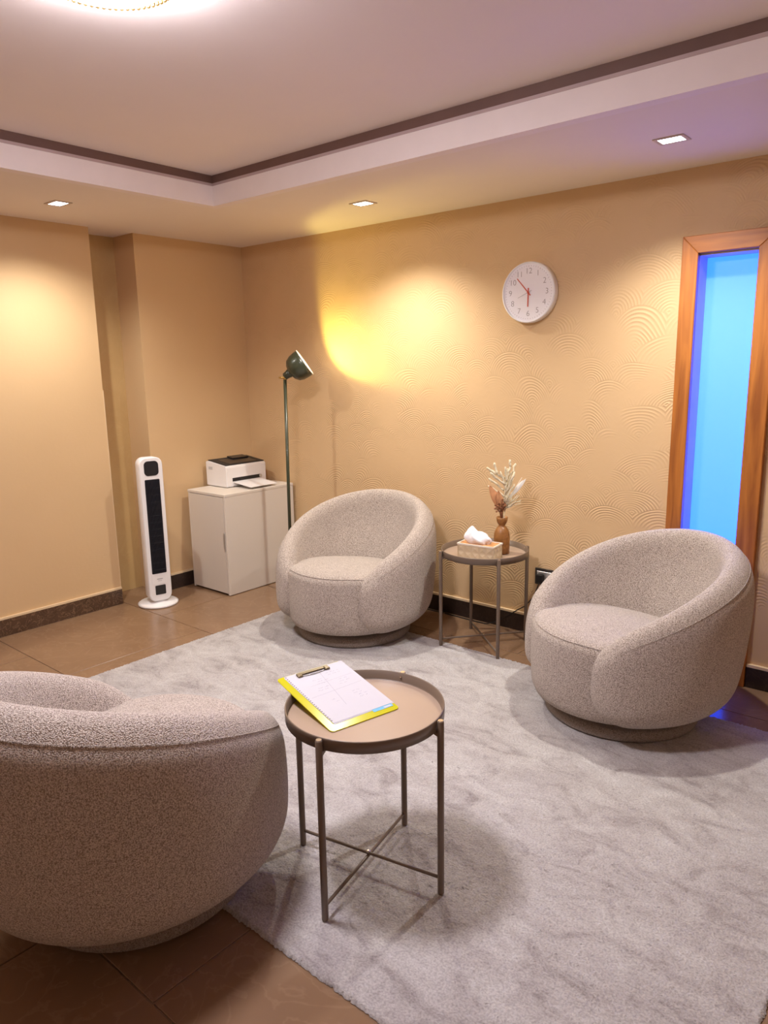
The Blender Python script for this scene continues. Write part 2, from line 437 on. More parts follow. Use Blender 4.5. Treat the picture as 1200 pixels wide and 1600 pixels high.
# left wall: two proud panels with a marble pilaster recessed between them
ND = 0.225
bm = bmesh.new()
box(bm, -0.35, 0, RY, -1.125, 0, HC+0.1); box(bm, -0.35, 0, -0.837, 0, 0, HC+0.1)
struct(obj('wall_left', bm, M_WALL))['label'] = 'smooth tan plaster wall on the left side'
obj('paint_edge', bx(-0.006, 0.0012, -1.1255, -1.1215, 0.11, 1.35), M_CREAM, bpy.data.objects['wall_left'])
pil = struct(obj('trim_1', bx(-0.35, -ND, -1.125, -0.837, 0, HC+0.1), M_PILA)); pil['label'] = 'polished ochre marble pilaster recessed in the left wall'
struct(obj('wall_right', bx(RX, RX+0.2, RY, 0.2, 0, HC+0.1), M_WALLP))
struct(obj('wall_front', bx(-0.4, RX+0.2, RY-0.2, RY, 0, HC+0.1), M_WALLP))

def ring_frame(bm, xo0, xo1, yo0, yo1, xi0, xi1, yi0, yi1, z0, z1):
    def lp(x0, x1, y0, y1, z): return [bm.verts.new(v) for v in ((x0, y0, z), (x1, y0, z), (x1, y1, z), (x0, y1, z))]
    a, b, c, d = lp(xo0, xo1, yo0, yo1, z0), lp(xi0, xi1, yi0, yi1, z0), lp(xo0, xo1, yo0, yo1, z1), lp(xi0, xi1, yi0, yi1, z1)
    for i in range(4):
        j = (i+1) % 4
        bm.faces.new((a[i], a[j], b[j], b[i])); bm.faces.new((c[i], d[i], d[j], c[j]))
        bm.faces.new((b[i], b[j], d[j], d[i])); bm.faces.new((a[i], c[i], c[j], a[j]))
    return bm
e = 0.02
struct(obj('ceiling', bx(-0.4, RX+0.2, RY-0.2, 0.2, HC, HC+0.12), M_CEIL))['label'] = 'raised central ceiling panel painted pale pinkish white'
struct(obj('trim_2', ring_frame(bmesh.new(), -0.3, RX, RY, 0, TRX0, TRX1, TRY1, TRY0, HS, HS+0.02), M_SOFF))['label'] = 'lowered ceiling border around the raised panel'
struct(obj('trim_3', ring_frame(bmesh.new(), TRX0-0.05, TRX1+0.05, TRY1-0.05, TRY0+0.05, TRX0+0.001, TRX1-0.001, TRY1+0.001, TRY0-0.001, HS-0.0006, HS+0.096), M_FASC))['label'] = 'white vertical fascia of the ceiling border'
struct(obj('trim_4', ring_frame(bmesh.new(), TRX0-0.05, TRX1+0.05, TRY1-0.05, TRY0+0.05, TRX0+0.004, TRX1-0.004, TRY1+0.004, TRY0-0.004, HS+0.096, HS+0.108), M_MAUV))['label'] = 'thin mauve moulding line above the fascia'
struct(obj('trim_5', ring_frame(bmesh.new(), TRX0-0.05, TRX1+0.05, TRY1-0.05, TRY0+0.05, TRX0+0.002, TRX1-0.002, TRY1+0.002, TRY0-0.002, HS+0.108, HC), M_BROWN))['label'] = 'dark brown band under the raised ceiling'

BH = 0.098
def baseboard(name, x0, x1, y0, y1, m, cut=None):
    o = struct(obj(name, bx(x0, x1, y0, y1, 0, BH, bevel=0.001, seg=1), m))
    obj('paint_edge', bx(x0, x1, y0, y1, BH, BH+0.012), M_CREAM, o)
    return o
baseboard('baseboard_left', 0, 0.015, RY, -1.125, M_BASE)['label'] = 'dark veined marble baseboard along the left panel'
baseboard('baseboard_corner', 0, 0.015, -0.837, 0, M_BASED)['label'] = 'dark marble baseboard between pilaster and corner'
bb = baseboard('baseboard_back', 0.015, 3.033, -0.015, 0, M_BASED); bb['label'] = 'dark marble baseboard below the swirled wall'
baseboard('baseboard_right', 3.432, RX, -0.018, 0, M_BASED)['label'] = 'dark marble baseboard right of the wooden window frame'

# sidelight window: oak frame, deep reveal, frosted pane
win = bpy.data.objects.new('window_1', None); COL.objects.link(win); win.location = (3.23, 0, 0)
struct(win, 'tall narrow frosted window in an orange oak frame, glowing blue')
FX0, FX1, FZ = 3.035, 3.430, 2.003
def wpart(name, bm, m, par=win):
    return obj(name, xform(bm, Matrix.Translation((-3.23, 0, 0))), m, par)
def mitre(pts, y0, y1):
    b = bmesh.new()
    a = [b.verts.new((x, y0, z)) for x, z in pts]; c = [b.verts.new((x, y1, z)) for x, z in pts]
    b.faces.new(a); b.faces.new(c[::-1])
    for i in range(len(pts)): b.faces.new((a[i], c[i], c[(i+1) % len(pts)], a[(i+1) % len(pts)]))
    bmesh.ops.recalc_face_normals(b, faces=b.faces[:])
    bmesh.ops.bevel(b, geom=b.edges[:], offset=0.0025, segments=1, affect='EDGES')
    return b
wpart('frame_upright', mitre([(FX0, 0), (WX0+0.01, 0), (WX0+0.01, WZ1-0.002), (FX0, FZ)], -0.03, 0.0), M_FRAME)
wpart('frame_upright', mitre([(WX1-0.01, 0), (FX1, 0), (FX1, FZ), (WX1-0.01, WZ1-0.002)], -0.03, 0.0), M_FRAME)
wpart('frame_head', mitre([(FX0, FZ), (WX0+0.01, WZ1-0.002), (WX1-0.01, WZ1-0.002), (FX1, FZ)], -0.03, 0.0), M_FRAMEH)
bm = bmesh.new()
box(bm, WX0, WX0+0.010, 0.0, 0.2, 0.06, WZ1); box(bm, WX1-0.010, WX1, 0.0, 0.2, 0.06, WZ1); box(bm, WX0, WX1, 0.0, 0.2, WZ1-0.010, WZ1); box(bm, WX0, WX1, 0, 0.2, 0.06, 0.07)
wpart('reveal_lining', bm, M_REVEAL)
wpart('glass_pane', bx(WX0+0.010, WX1-0.010, 0.105, 0.113, 0.07, WZ1-0.010), M_GLASS)
# daylight falling on the outside of the pane from above
al = bpy.data.lights.new('daylight', 'AREA'); al.energy = 1.6; al.color = (0.35, 0.66, 1.0); al.shape = 'RECTANGLE'; al.size = 0.7; al.size_y = 0.5
ao = bpy.data.objects.new('daylight', al); COL.objects.link(ao); ao.location = (2.95, 0.75, 2.75)
ao.rotation_euler = (Vector((3.22, 0.11, 1.75))-Vector((2.95, 0.75, 2.75))).to_track_quat('-Z', 'Y').to_euler()

# ------------------------------------------------------------------ ceiling lights
M_LED = emit('led_panel', (0.86, 0.93, 1.0), 9.0)
M_LEDH = mat('downlight_trim', (0.60, 0.50, 0.42), 0.4, noise=0.05)
def downlight(x, y, label, cone=132, watts=P_DOWN*0.92):
    t = thing('recessed_downlight', label, 'downlight', (x, y, HS), 0, 'square recessed downlights in the ceiling border')
    b = ring_frame(bmesh.new(), -0.057, 0.057, -0.045, 0.045, -0.043, 0.043, -0.031, 0.031, -0.004, 0.0)
    obj('trim_ring', b, M_LEDH, t)
    obj('led_panel', bx(-0.043, 0.043, -0.031, 0.031, -0.0035, -0.001), M_LED, t)
    l = bpy.data.lights.new('downlight_beam', 'SPOT'); l.energy = watts; l.color = C_DOWN
    l.spot_size = math.radians(cone); l.spot_blend = 1.0; l.shadow_soft_size = 0.025
    lo = bpy.data.objects.new('downlight_beam', l); link(lo, t); lo.location = (0, 0, -0.03)
    return t
downlight(1.563, -0.474, 'square recessed downlight above the chair by the floor lamp')
downlight(3.130, -0.490, 'square recessed downlight nearest the wooden window frame')
downlight(0.492, -1.545, 'square recessed downlight beside the left wall near the pilaster', 146, P_DOWN*0.72)

cl = thing('ceiling_lamp', 'round glowing ceiling lamp with beaded golden rim', 'ceiling lamp', (2.480, -2.410, HC))
obj('housing', lathe(bmesh.new(), [(0.158, 0.0), (0.158, -0.022)], 48), M_WHITE, cl, True)
dif = [(0.146, -0.022), (0.157, -0.034), (0.157, -0.050), (0.138, -0.066), (0.09, -0.077), (0.0001, -0.080)]
obj('diffuser', lathe(bmesh.new(), dif, 48), emit('lamp_diffuser', C_CEIL, P_CEIL), cl, True)
bm = bmesh.new(); tube(bm, [(0.166*math.cos(2*PI*i/64), 0.166*math.sin(2*PI*i/64), -0.048) for i in range(64)], 0.005, 6, closed=True)
rim = obj('rim', bm, M_BRASS, cl, True)
bm = bmesh.new()
for i in range(72):
    a = 2*PI*i/72
    bmesh.ops.create_icosphere(bm, subdivisions=1, radius=0.0058, matrix=Matrix.Translation((0.1665*math.cos(a), 0.1665*math.sin(a), -0.054)))
obj('beading', bm, M_BRASS, rim, True)['kind'] = 'stuff'

# ------------------------------------------------------------------ rug
RUGX0, RUGX1, RUGY0, RUGY1 = 0.945, 3.945, -2.412, -0.425
NX, NY = 520, 344
xs = np.linspace(RUGX0, RUGX1, NX); ys = np.linspace(RUGY0, RUGY1, NY)
XX, YYg = np.meshgrid(xs, ys)
ZZ = 0.011 + nrg.normal(0, 0.0011, XX.shape)
edge = np.zeros_like(ZZ, bool); edge[0, :] = edge[-1, :] = True; edge[:, 0] = edge[:, -1] = True
jx = nrg.normal(0, 0.0016, XX.shape); jy = nrg.normal(0, 0.0016, XX.shape)
XX = XX + jx; YYg = YYg + jy
ZZ = np.minimum(ZZ, 0.0134)
ZZ[edge] = 0.002
top = np.stack([XX, YYg, ZZ], -1).reshape(-1, 3)
i = np.arange(NX*NY).reshape(NY, NX)
quads = np.stack([i[:-1, :-1], i[:-1, 1:], i[1:, 1:], i[1:, :-1]], -1).reshape(-1, 4)
me = bpy.data.meshes.new('area_rug')
me.vertices.add(len(top)); me.vertices.foreach_set('co', top.astype(np.float32).ravel())
me.loops.add(quads.size); me.loops.foreach_set('vertex_index', quads.astype(np.int32).ravel())
me.polygons.add(len(quads)); me.polygons.foreach_set('loop_start', np.arange(0, quads.size, 4, dtype=np.int32))
me.update(); me.validate(); me.materials.append(M_RUG)
me.polygons.foreach_set('use_smooth', np.ones(len(quads), bool))
rug = link(bpy.data.objects.new('area_rug', me)); tag(rug, 'large pale grey mottled pile rug under the armchairs', 'rug')
RUGZ = 0.0136

# ------------------------------------------------------------------ tub armchairs
TH_M = math.radians(144.2); TH_0 = math.radians(119); SXC = 0.953
def top_h(th):
    t = min(1.0, abs(th)/(TH_M-math.radians(9)))
    return 0.435 + 0.300*((0.5+0.5*math.cos(PI*t))**0.52)
def outer_r(z):
    d = (z-0.384)/0.4
    return 0.463*(1-(0.136*abs(d)**2.68 if d < 0 else 0.179*d**2.62))
ZB = 0.070
def shell_ring(th, n=16):
    """closed section loop (rho, z) at angle th from the back"""
    h = top_h(th)
    pts = []
    rc, rb = 0.062, 0.10
    zs = []
    for k in range(n+1):
        u = k/n
        zs.append(ZB + (h-ZB)*(0.5-0.5*math.cos(PI*u)))
    def half(z):
        s = 1.0
        if z > h-rc: s *= math.sqrt(max(0, 1-((z-(h-rc))/rc)**2))
        if z < ZB+rb: s *= math.sqrt(max(0, 1-((ZB+rb-z)/rb)**2))
        return s
    rco, rbo = 0.125, 0.105
    def half_o(z):
        s = 1.0
        if z > h-rco: s *= max(0, 1-((z-(h-rco))/rco)**2.2)**(1/2.2)
        if z < ZB+rbo: s *= math.sqrt(max(0, 1-((ZB+rbo-z)/rbo)**2))
        return s
    lean = 0.077*math.cos(th)
    out, inn = [], []
    for z in zs:
        ro = outer_r(z) + lean*((z-0.1)/0.66)
        thk = 0.105 + 0.115*max(0, 1-(z-ZB)/(h-ZB))**0.9 + 0.03*max(0, math.cos(th))*max(0, 1-(z-ZB)/(h-ZB))
        mid = ro - thk/2; hf = thk/2*half(z)
        out.append((mid-0.012+(thk/2+0.012)*half_o(z), z)); inn.append((mid-0.012-(thk/2-0.012)*half(z), z))
    loop = out + inn[::-1][1:-1]
    return loop, out
def make_shell():
    bm = bmesh.new(); rings = []; seam = []
    ths = []
    N = 56
    for k in range(N+1): ths.append(-TH_0 + 2*TH_0*k/N)
    endn = 9
    pre = [-(TH_0+(TH_M-TH_0)*math.sin(PI/2*(endn-k)/endn)) for k in range(endn)]
    ths = pre + ths + [-t for t in pre[::-1]]
    for th in ths:
        loop, out = shell_ring(th)
        a = abs(th); s = 1.0
        if a > TH_0:
            q = (a-TH_0)/(TH_M-TH_0); s = max(0.02, (1-q**2.1)**(1/2.1))
        cx = sum(p[0] for p in loop)/len(loop); cz = 0.26
        sr = s if s > 0.02 else 0.02
        pts = []
        for r, z in loop:
            rr = cx + (r-cx)*sr
            zz = cz + (z-cz)*(0.16+0.84*s)
            pts.append(bm.verts.new((SXC*rr*math.sin(th), rr*math.cos(th), zz)))
        rings.append(pts)
        if a <= TH_0+0.2:
            zt_ = top_h(th)-0.05; m_ = len(out)
            for q in range(m_-1):
                if out[q][1] <= zt_ <= out[q+1][1]:
                    f_ = (zt_-out[q][1])/(out[q+1][1]-out[q][1])
                    p = pts[q].co.lerp(pts[q+1].co, f_)
                    seam.append(p + Vector((math.sin(th), math.cos(th), 0.9)).normalized()*0.0004); break
    m = len(rings[0])
    for a, b in zip(rings, rings[1:]):
        for k in range(m): bm.faces.new((a[k], a[(k+1) % m], b[(k+1) % m], b[k]))
    bm.faces.new(rings[0]); bm.faces.new(rings[-1][::-1])
    return bm, seam
def sag(y, z):           # the seat tips back and sinks towards the backrest
    k = max(0.0, min(1.0, (z-0.2)/0.2))
    return k*(0.022+0.050*max(0.0, min(1.0, (y+0.32)/0.5)))
def make_seat():
    # plan: rounded D whose front bows out between the arms
    bm = bmesh.new()
    prof = []
    R0 = 0.350
    prof.append((R0-0.045, 0.078)); prof.append((R0-0.018, 0.088)); prof.append((R0-0.004, 0.12)); prof.append((R0+0.002, 0.2)); prof.append((R0+0.002, 0.3))
    for k in range(7):
        a = PI/2*k/6
        prof.append((R0-0.055+0.055*math.cos(a), 0.375+0.055*math.sin(a)))
    prof += [(R0-0.10, 0.437), (R0-0.2, 0.447), (0.1, 0.452), (0.0005, 0.453)]
    lathe(bm, prof, 72)
    for v in bm.verts:
        x, y, z = v.co
        v.co.y = y*(1.0 if y < 0 else 0.85) - 0.032
        v.co.z = z - sag(v.co.y, z)
    return bm
shell_bm, seam_pts = make_shell()
proto = {}
def armchair(loc, rz, label):
    t = thing('tub_armchair', label, 'armchair', loc, rz, 'boucle tub armchairs')
    if not proto:
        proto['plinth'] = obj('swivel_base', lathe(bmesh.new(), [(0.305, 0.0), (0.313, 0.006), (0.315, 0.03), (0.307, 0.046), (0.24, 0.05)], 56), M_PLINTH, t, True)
        proto['pivot'] = obj('pivot_disc', lathe(bmesh.new(), [(0.20, 0.05), (0.22, 0.082)], 40), M_DARK, t, True)
        sh = obj('shell', shell_bm, M_BOUC, t, True)
        md = sh.modifiers.new('s', 'SUBSURF'); md.levels = 1; md.render_levels = 2
        proto['shell'] = sh
        se = obj('seat_cushion', make_seat(), M_BOUC, t, True); proto['seat'] = se
        sm = [seam_pts[0]] + [p for p in seam_pts]
        proto['seam'] = obj('rim_seam', tube(bmesh.new(), seam_pts, 0.0011, 6), M_BOUC, sh, True)
        ring = []
        for k in range(41):
            a = PI*1.17 + PI*0.66*k/40
            r = 0.350-0.055+0.055*math.cos(0.75)
            x, y = r*math.cos(a), r*math.sin(a)
            zr = 0.375+0.055*math.sin(0.75)
            ring.append((x, y-0.032, zr+0.0012-sag(y-0.032, zr)))
        proto['piping'] = obj('piping', tube(bmesh.new(), ring, 0.0022, 6), M_BOUC, se, True)
    else:
        cp = {}
        for k in ('plinth', 'pivot', 'shell', 'seat'):
            c = proto[k].copy(); link(c, t); cp[k] = c
        c = proto['seam'].copy(); link(c, cp['shell'])
        c = proto['piping'].copy(); link(c, cp['seat'])
    return t
def face(az_deg):          # local front is -Y; turn it to azimuth az
    return math.radians(az_deg+90)
armchair((1.519, -0.570, RUGZ), face(-79.4), 'greige boucle tub armchair beside the floor lamp')
armchair((3.078, -0.588, RUGZ), face(-121), 'greige boucle tub armchair in front of the blue window')
armchair((2.410, -2.474, RUGZ), face(108), 'greige boucle tub armchair in the foreground seen from behind')

# ------------------------------------------------------------------ tray tables
def tray_table(loc, az, label, z0=0.0):
    t = thing('tray_table', label, 'side table', loc, 0, 'round metal tray tables')
    R = 0.222; zt = 0.499
    prof = [(0.0005, zt), (R-0.004, zt), (R-0.002, zt+0.002), (R, zt+0.029), (R+0.003, zt+0.030), (R+0.004, zt+0.027), (R+0.003, zt-0.004), (R-0.01, zt-0.006), (0.0005, zt-0.006)]
    b = lathe(bmesh.new(), prof, 72, cap0=False, cap1=False)
    bmesh.ops.remove_doubles(b, verts=b.verts[:], dist=0.0006)
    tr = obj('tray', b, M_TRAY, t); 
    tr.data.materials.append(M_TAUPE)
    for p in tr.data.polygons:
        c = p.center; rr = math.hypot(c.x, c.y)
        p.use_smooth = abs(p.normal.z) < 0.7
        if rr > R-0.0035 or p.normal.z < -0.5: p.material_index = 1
    RL = R+0.013
    for k in range(4):
        a = math.radians(az+90*k); ca, sa = math.cos(a), math.sin(a)
        lg = obj('leg', lathe(bmesh.new(), [(0.0085, 0.0), (0.0095, 0.002), (0.0095, zt+0.024), (0.008, zt+0.027)], 16, (RL*ca, RL*sa)), M_TAUPE, t, True)
        obj('leg_cap', lathe(bmesh.new(), [(0.0075, zt+0.0268), (0.0075, zt+0.0285)], 14, (RL*ca, RL*sa)), M_SCREW, lg)
        b = bx(-0.018, 0.012, -0.008, 0.008, zt-0.022, zt-0.005, bevel=0.002, seg=1)
        for v in b.verts:
            if v.co.x < -0.01 and v.co.z < zt-0.015: v.co.z += 0.012
        obj('bracket', xform(b, Matrix.Rotation(a, 4, 'Z') @ Matrix.Translation((RL-0.010, 0, 0))), M_TAUPE, t)
        obj('screw', xform(lathe(bmesh.new(), [(0.0035, 0), (0.0035, 0.002), (0.002, 0.003)], 10), Matrix.Rotation(a, 4, 'Z') @ Matrix.Translation((R-0.0012, 0, zt+0.018)) @ Matrix.Rotation(-PI/2, 4, 'Y')), M_SCREW, tr)
    for k in range(2):
        a = math.radians(az+90*k); ca, sa = math.cos(a), math.sin(a); z = 0.040+0.009*k
        obj('crossbar', tube(bmesh.new(), [(-RL*ca, -RL*sa, z), (RL*ca, RL*sa, z)], 0.0048, 10), M_TAUPE, t, True)
    obj('screw', lathe(bmesh.new(), [(0.006, 0.052), (0.006, 0.055), (0.003, 0.057)], 14), M_SCREW, t)
    return t
T1 = (2.915, -2.040, RUGZ); T2 = (2.205, -0.300, 0.0)
tray_table(T1, -78.5, 'taupe metal tray table in the foreground holding the yellow clipboard')
tray_table(T2, -40, 'taupe metal tray table between the two armchairs holding a tissue box', 0)
T1Z = RUGZ+0.499; T2Z = 0.499

# ------------------------------------------------------------------ clipboard on the near table
B0 = Vector((2.928, -2.187, 0)); B1 = Vector((2.981, -1.966, 0))
ex = (B1-B0).normalized()
ey = Vector((-ex.y, ex.x, 0)); ey = ey if ey.x < 0 else -ey
ctr = (B0+B1)/2
tilt = math.asin(0.036/0.262)
cb = thing('clipboard', 'translucent yellow clipboard propped on the rim of the near tray table', 'clipboard', (ctr.x, ctr.y, T1Z+0.0018))
Rc = Matrix((ex, ey, Vector((0, 0, 1)))).transposed()
# make right handed
if Rc.determinant() < 0:
    Rc = Matrix((-ex, ey, Vector((0, 0, 1)))).transposed(); SX = -1
else: SX = 1
cb.matrix_world = Matrix.Translation((ctr.x, ctr.y, T1Z+0.0018)) @ Rc.to_4x4() @ Matrix.Rotation(tilt, 4, 'X')
bd = obj('board', prism(bmesh.new(), rrect(0.230, 0.310, 0.012, 5, 0, 0.155), -0.001, 0.0015), M_YEL, cb)
# loose-leaf sheets held by the clip
sheetM = cb.matrix_world @ Matrix.Translation((SX*0.012, 0.031, 0.0018))
def sheet_thing(dx, dy, rot, z, label):
    s = bpy.data.objects.new('paper_sheet', None); COL.objects.link(s)
    s.matrix_world = sheetM @ Matrix.Translation((SX*dx, dy, z)) @ Matrix.Rotation(rot, 4, 'Z')
    tag(s, label, 'paper', 'sheets under the clip')
    w, h = 0.205, 0.276
    obj('sheet', bx(-w/2, w/2, 0, h, 0, 0.0004), M_PAPER, s)
    return s, w, h
sheet_thing(0.001, -0.004, 0.012, 0.0, 'white loose leaf sheet lying under the top page on the clipboard')
s, w, h = sheet_thing(0.0, 0.0, 0.0, 0.0008, 'white punched page with faint pencil notes on the yellow clipboard')
bm = bmesh.new()
for k in range(26):
    y = 0.012+k*0.0103
    box(bm, SX*(-w/2)+0.003*SX-0.0016, SX*(-w/2)+0.003*SX+0.0016, y-0.002, y+0.002, 0.0003, 0.0006)
obj('binder_holes', bm, M_HOLE, s)
bm = bmesh.new()
def stroke(x0, y0, x1, y1, wd=0.0005):
    d = Vector((x1-x0, y1-y0)); n = Vector((-d.y, d.x)).normalized()*wd/2
    vs = [bm.verts.new((SX*x, y, 0.00055)) for x, y in ((x0-n.x, y0-n.y), (x1-n.x, y1-n.y), (x1+n.x, y1+n.y), (x0+n.x, y0+n.y))]
    bm.faces.new(vs)
stroke(-0.09, 0.135, 0.09, 0.145, 0.0006); stroke(-0.02, 0.06, 0.005, 0.25, 0.0006); stroke(-0.06, 0.19, 0.09, 0.197, 0.0005)
for gx, gy, n, words in ((0.02, 0.235, 2, 3), (-0.035, 0.215, 3, 2), (0.03, 0.185, 3, 2), (-0.05, 0.17, 2, 2), (0.035, 0.11, 4, 2), (-0.04, 0.10, 2, 1)):
    for q in range(n):
        x = gx + rng.uniform(-0.006, 0.006); y = gy-0.012*q
        for wd in range(words):
            L = rng.randint(4, 8); px, py = x, y
            for _ in range(L):
                nx, ny = px+rng.uniform(0.0012, 0.0028), y+rng.uniform(-0.0022, 0.0022)
                stroke(px, py, nx, ny, 0.0006); px, py = nx, ny
            x = px+0.006
obj('pencil_notes', bm, M_INK, s)
tabm = bpy.data.objects.new('index_tab', None); COL.objects.link(tabm)
tabm.matrix_world = sheetM @ Matrix.Translation((SX*0.060, -0.0065, 0.0002))
tag(tabm, 'small blue index tab sticking out below the page on the clipboard', 'sticker')
obj('tab', bx(-0.034, 0.034, -0.006, 0.012, 0, 0.0003), M_BLUE, tabm)
obj('label_strip', bx(0.004 if SX > 0 else -0.028, 0.028 if SX > 0 else -0.004, -0.004, 0.003, 0.0003, 0.0005), M_PAPER, tabm)
# the wire clip is part of the clipboard
cy = 0.294
bm = bx(-0.052, 0.052, cy-0.006, cy+0.006, 0.0055, 0.008, bevel=0.0015, seg=2)
box(bm, -0.056, -0.040, cy-0.015, cy+0.004, 0.003, 0.0095, bevel=0.0025, seg=2); box(bm, 0.040, 0.056, cy-0.015, cy+0.004, 0.003, 0.0095, bevel=0.0025, seg=2)
clp = obj('clip', bm, M_CLIP, cb)
obj('clip_wire', tube(bmesh.new(), [(-0.045, cy-0.009, 0.005), (-0.03, cy-0.014, 0.0048), (0, cy-0.017, 0.0046), (0.03, cy-0.014, 0.0048), (0.045, cy-0.009, 0.005)], 0.0011, 6), M_STEEL, clp, True)
obj('clip_wire', tube(bmesh.new(), [(-0.045, cy-0.013, 0.0042), (0.045, cy-0.013, 0.0042)], 0.0009, 6), M_STEEL, clp, True)

# ------------------------------------------------------------------ tissue box
f0 = Vector((2.135, -0.452, 0)); f1 = Vector((2.333, -0.428, 0))
dx = (f1-f0).normalized(); ang = math.atan2(dx.y, dx.x)
TW, TD, TH = 0.205, 0.112, 0.078
tc_ = f0 + dx*TW/2 + Vector((-dx.y, dx.x, 0))*TD/2
tb = thing('tissue_box', 'beige faceted tissue box with orange wood top on the far tray table', 'tissue box', (tc_.x, tc_.y, T2Z), ang)
core = obj('body', bx(-TW/2+0.004, TW/2-0.004, -TD/2+0.004, TD/2-0.004, 0, TH-0.006), M_TBOX, tb)
def facet_panel(L, Hh, nu, nv):
    b = bmesh.new()
    for iu in range(nu):
        for iv in range(nv):
            x0, x1 = -L/2+L*iu/nu, -L/2+L*(iu+1)/nu; z0, z1 = Hh*iv/nv, Hh*(iv+1)/nv
            c = b.verts.new(((x0+x1)/2, -0.005, (z0+z1)/2))
            q = [b.verts.new((x, 0, z)) for x, z in ((x0, z0), (x1, z0), (x1, z1), (x0, z1))]
            for k in range(4): b.faces.new((q[k], q[(k+1) % 4], c))
    return b
for L, off, rot, nu in ((TW-0.002, -TD/2+0.005, 0, 5), (TW-0.002, -TD/2+0.005, PI, 5), (TD-0.002, -TW/2+0.005, PI/2, 3), (TD-0.002, -TW/2+0.005, -PI/2, 3)):
    b = facet_panel(L, TH-0.004, nu, 2)
    obj('faceted_panel', xform(b, Matrix.Rotation(rot, 4, 'Z') @ Matrix.Translation((0, off, 0))), M_TBOX, core)
obj('top_rim', ring_frame(bmesh.new(), -TW/2, TW/2, -TD/2, TD/2, -TW/2+0.006, TW/2-0.006, -TD/2+0.006, TD/2-0.006, TH-0.008, TH), M_TRIM, tb)
obj('lid', bx(-TW/2+0.006, TW/2-0.006, -TD/2+0.006, TD/2-0.006, TH-0.008, TH-0.004), M_TTOP, tb)
bm = bmesh.new(); NU, NV = 40, 12; rr_ = []
for v in range(NV+1):
    row_ = []
    q = v/NV
    for u in range(NU):
        a = 2*PI*u/NU
        w_ = 0.056*(1+0.25*math.sin(q*2.6)) * (1-0.55*q**3)
        d_ = 0.020*(1+0.9*math.sin(q*PI)) * (1-0.35*q**4)
        fold = 1+0.16*math.sin(5*a+q*4)+0.08*math.sin(9*a-2*q)
        z = TH-0.006 + q*(0.066+0.010*math.sin(2*a+0.6)-0.016*math.cos(a)*q)
        row_.append(bm.verts.new((w_*math.cos(a)*fold-0.012, d_*math.sin(a)*fold, z)))
    rr_.append(row_)
for a, b in zip(rr_, rr_[1:]):
    for k in range(NU): bm.faces.new((a[k], a[(k+1) % NU], b[(k+1) % NU], b[k]))
cc = bm.verts.new((-0.012, 0, TH+0.060))
for k in range(NU): bm.faces.new((rr_[-1][k], rr_[-1][(k+1) % NU], cc))
tis = obj('tissue', bm, M_TISSUE, tb, True)
tis.matrix_local = Matrix.Identity(4)

# ------------------------------------------------------------------ vase and dried stems
VX, VY = 2.272, -0.240
vz = thing('bud_vase', 'turned wooden bottle vase with flared mouth behind the tissue box', 'vase', (VX, VY, T2Z))
prof = [(0.036, 0.0), (0.040, 0.004), (0.041, 0.05), (0.0415, 0.085), (0.040, 0.105), (0.034, 0.125), (0.024, 0.140), (0.0165, 0.148), (0.0175, 0.153), (0.024, 0.163), (0.028, 0.175), (0.030, 0.192), (0.027, 0.193), (0.022, 0.178), (0.012, 0.165), (0.0005, 0.162)]
obj('bottle', lathe(bmesh.new(), prof, 40), M_VASE, vz, True)
VT = T2Z+0.166
camr = Vector((0.762, 0.647, 0))      # direction along which the bouquet fans out
def pt(a, z, d=0.0): return (VX+camr.x*a-camr.y*d, VY+camr.y*a+camr.x*d, z)
def dried(name, label, m, bm, smooth=True):
    o = obj(name, bm, m, None, smooth); 
    c = Vector((VX, VY, VT)); o.data.transform(Matrix.Translation(-c)); o.location = c
    tag(o, label, 'dried flower', 'dried stems in the wooden vase'); return o
def plume(bm, p0, p1, r, n=7, jit=0.006):
    p0, p1 = Vector(p0), Vector(p1); pts = []; rad = []
    for k in range(n):
        q = k/(n-1); p = p0.lerp(p1, q)
        pts.append(p+Vector((rng.uniform(-1, 1), rng.uniform(-1, 1), rng.uniform(-1, 1)))*jit*(0.3 if k in (0, n-1) else 0.6)); rad.append(r*(0.75+0.5*rng.random())*(1 if q < 0.85 else 0.6))
    tube(bm, pts, rad, 6)
bm = bmesh.new()
tube(bm, [pt(0.0, VT), pt(0.006, 0.76), pt(0.016, 0.84), pt(0.022, 0.91)], [0.0028, 0.003, 0.005, 0.004], 7)
for a0, z0, a1, z1, d in ((0.012, 0.80, -0.075, 0.855, 0.0), (0.010, 0.83, -0.068, 0.893, 0.02), (0.014, 0.86, -0.066, 0.928, -0.015), (0.018, 0.89, -0.036, 0.917, 0.01), (-0.036, 0.917, -0.082, 0.951, 0.012),
                          (-0.03, 0.915, -0.042, 0.975, 0.01), (0.020, 0.88, 0.012, 0.955, -0.01), (0.024, 0.90, 0.036, 0.955, 0.0), (0.036, 0.955, 0.036, 0.99, 0.0), (0.02, 0.85, 0.052, 0.925, 0.015), (0.052, 0.925, 0.066, 0.966, 0.015),
                          (0.018, 0.82, 0.058, 0.930, -0.02), (0.014, 0.79, 0.056, 0.895, 0.01), (0.012, 0.77, 0.060, 0.865, -0.01), (0.008, 0.75, -0.04, 0.83, 0.02), (0.02, 0.83, -0.012, 0.93, 0.0), (0.022, 0.86, 0.028, 0.94, 0.02)):
    plume(bm, pt(a0, z0, d*0.3), pt(a1, z1, d), 0.0058)
dried('pampas_plume', 'cream branching dried plume rising from the wooden vase', M_PAMPAS, bm)
bm = bmesh.new()
tube(bm, [pt(0.004, VT, 0.004), pt(0.016, 0.73, 0.004)], 0.002, 6)
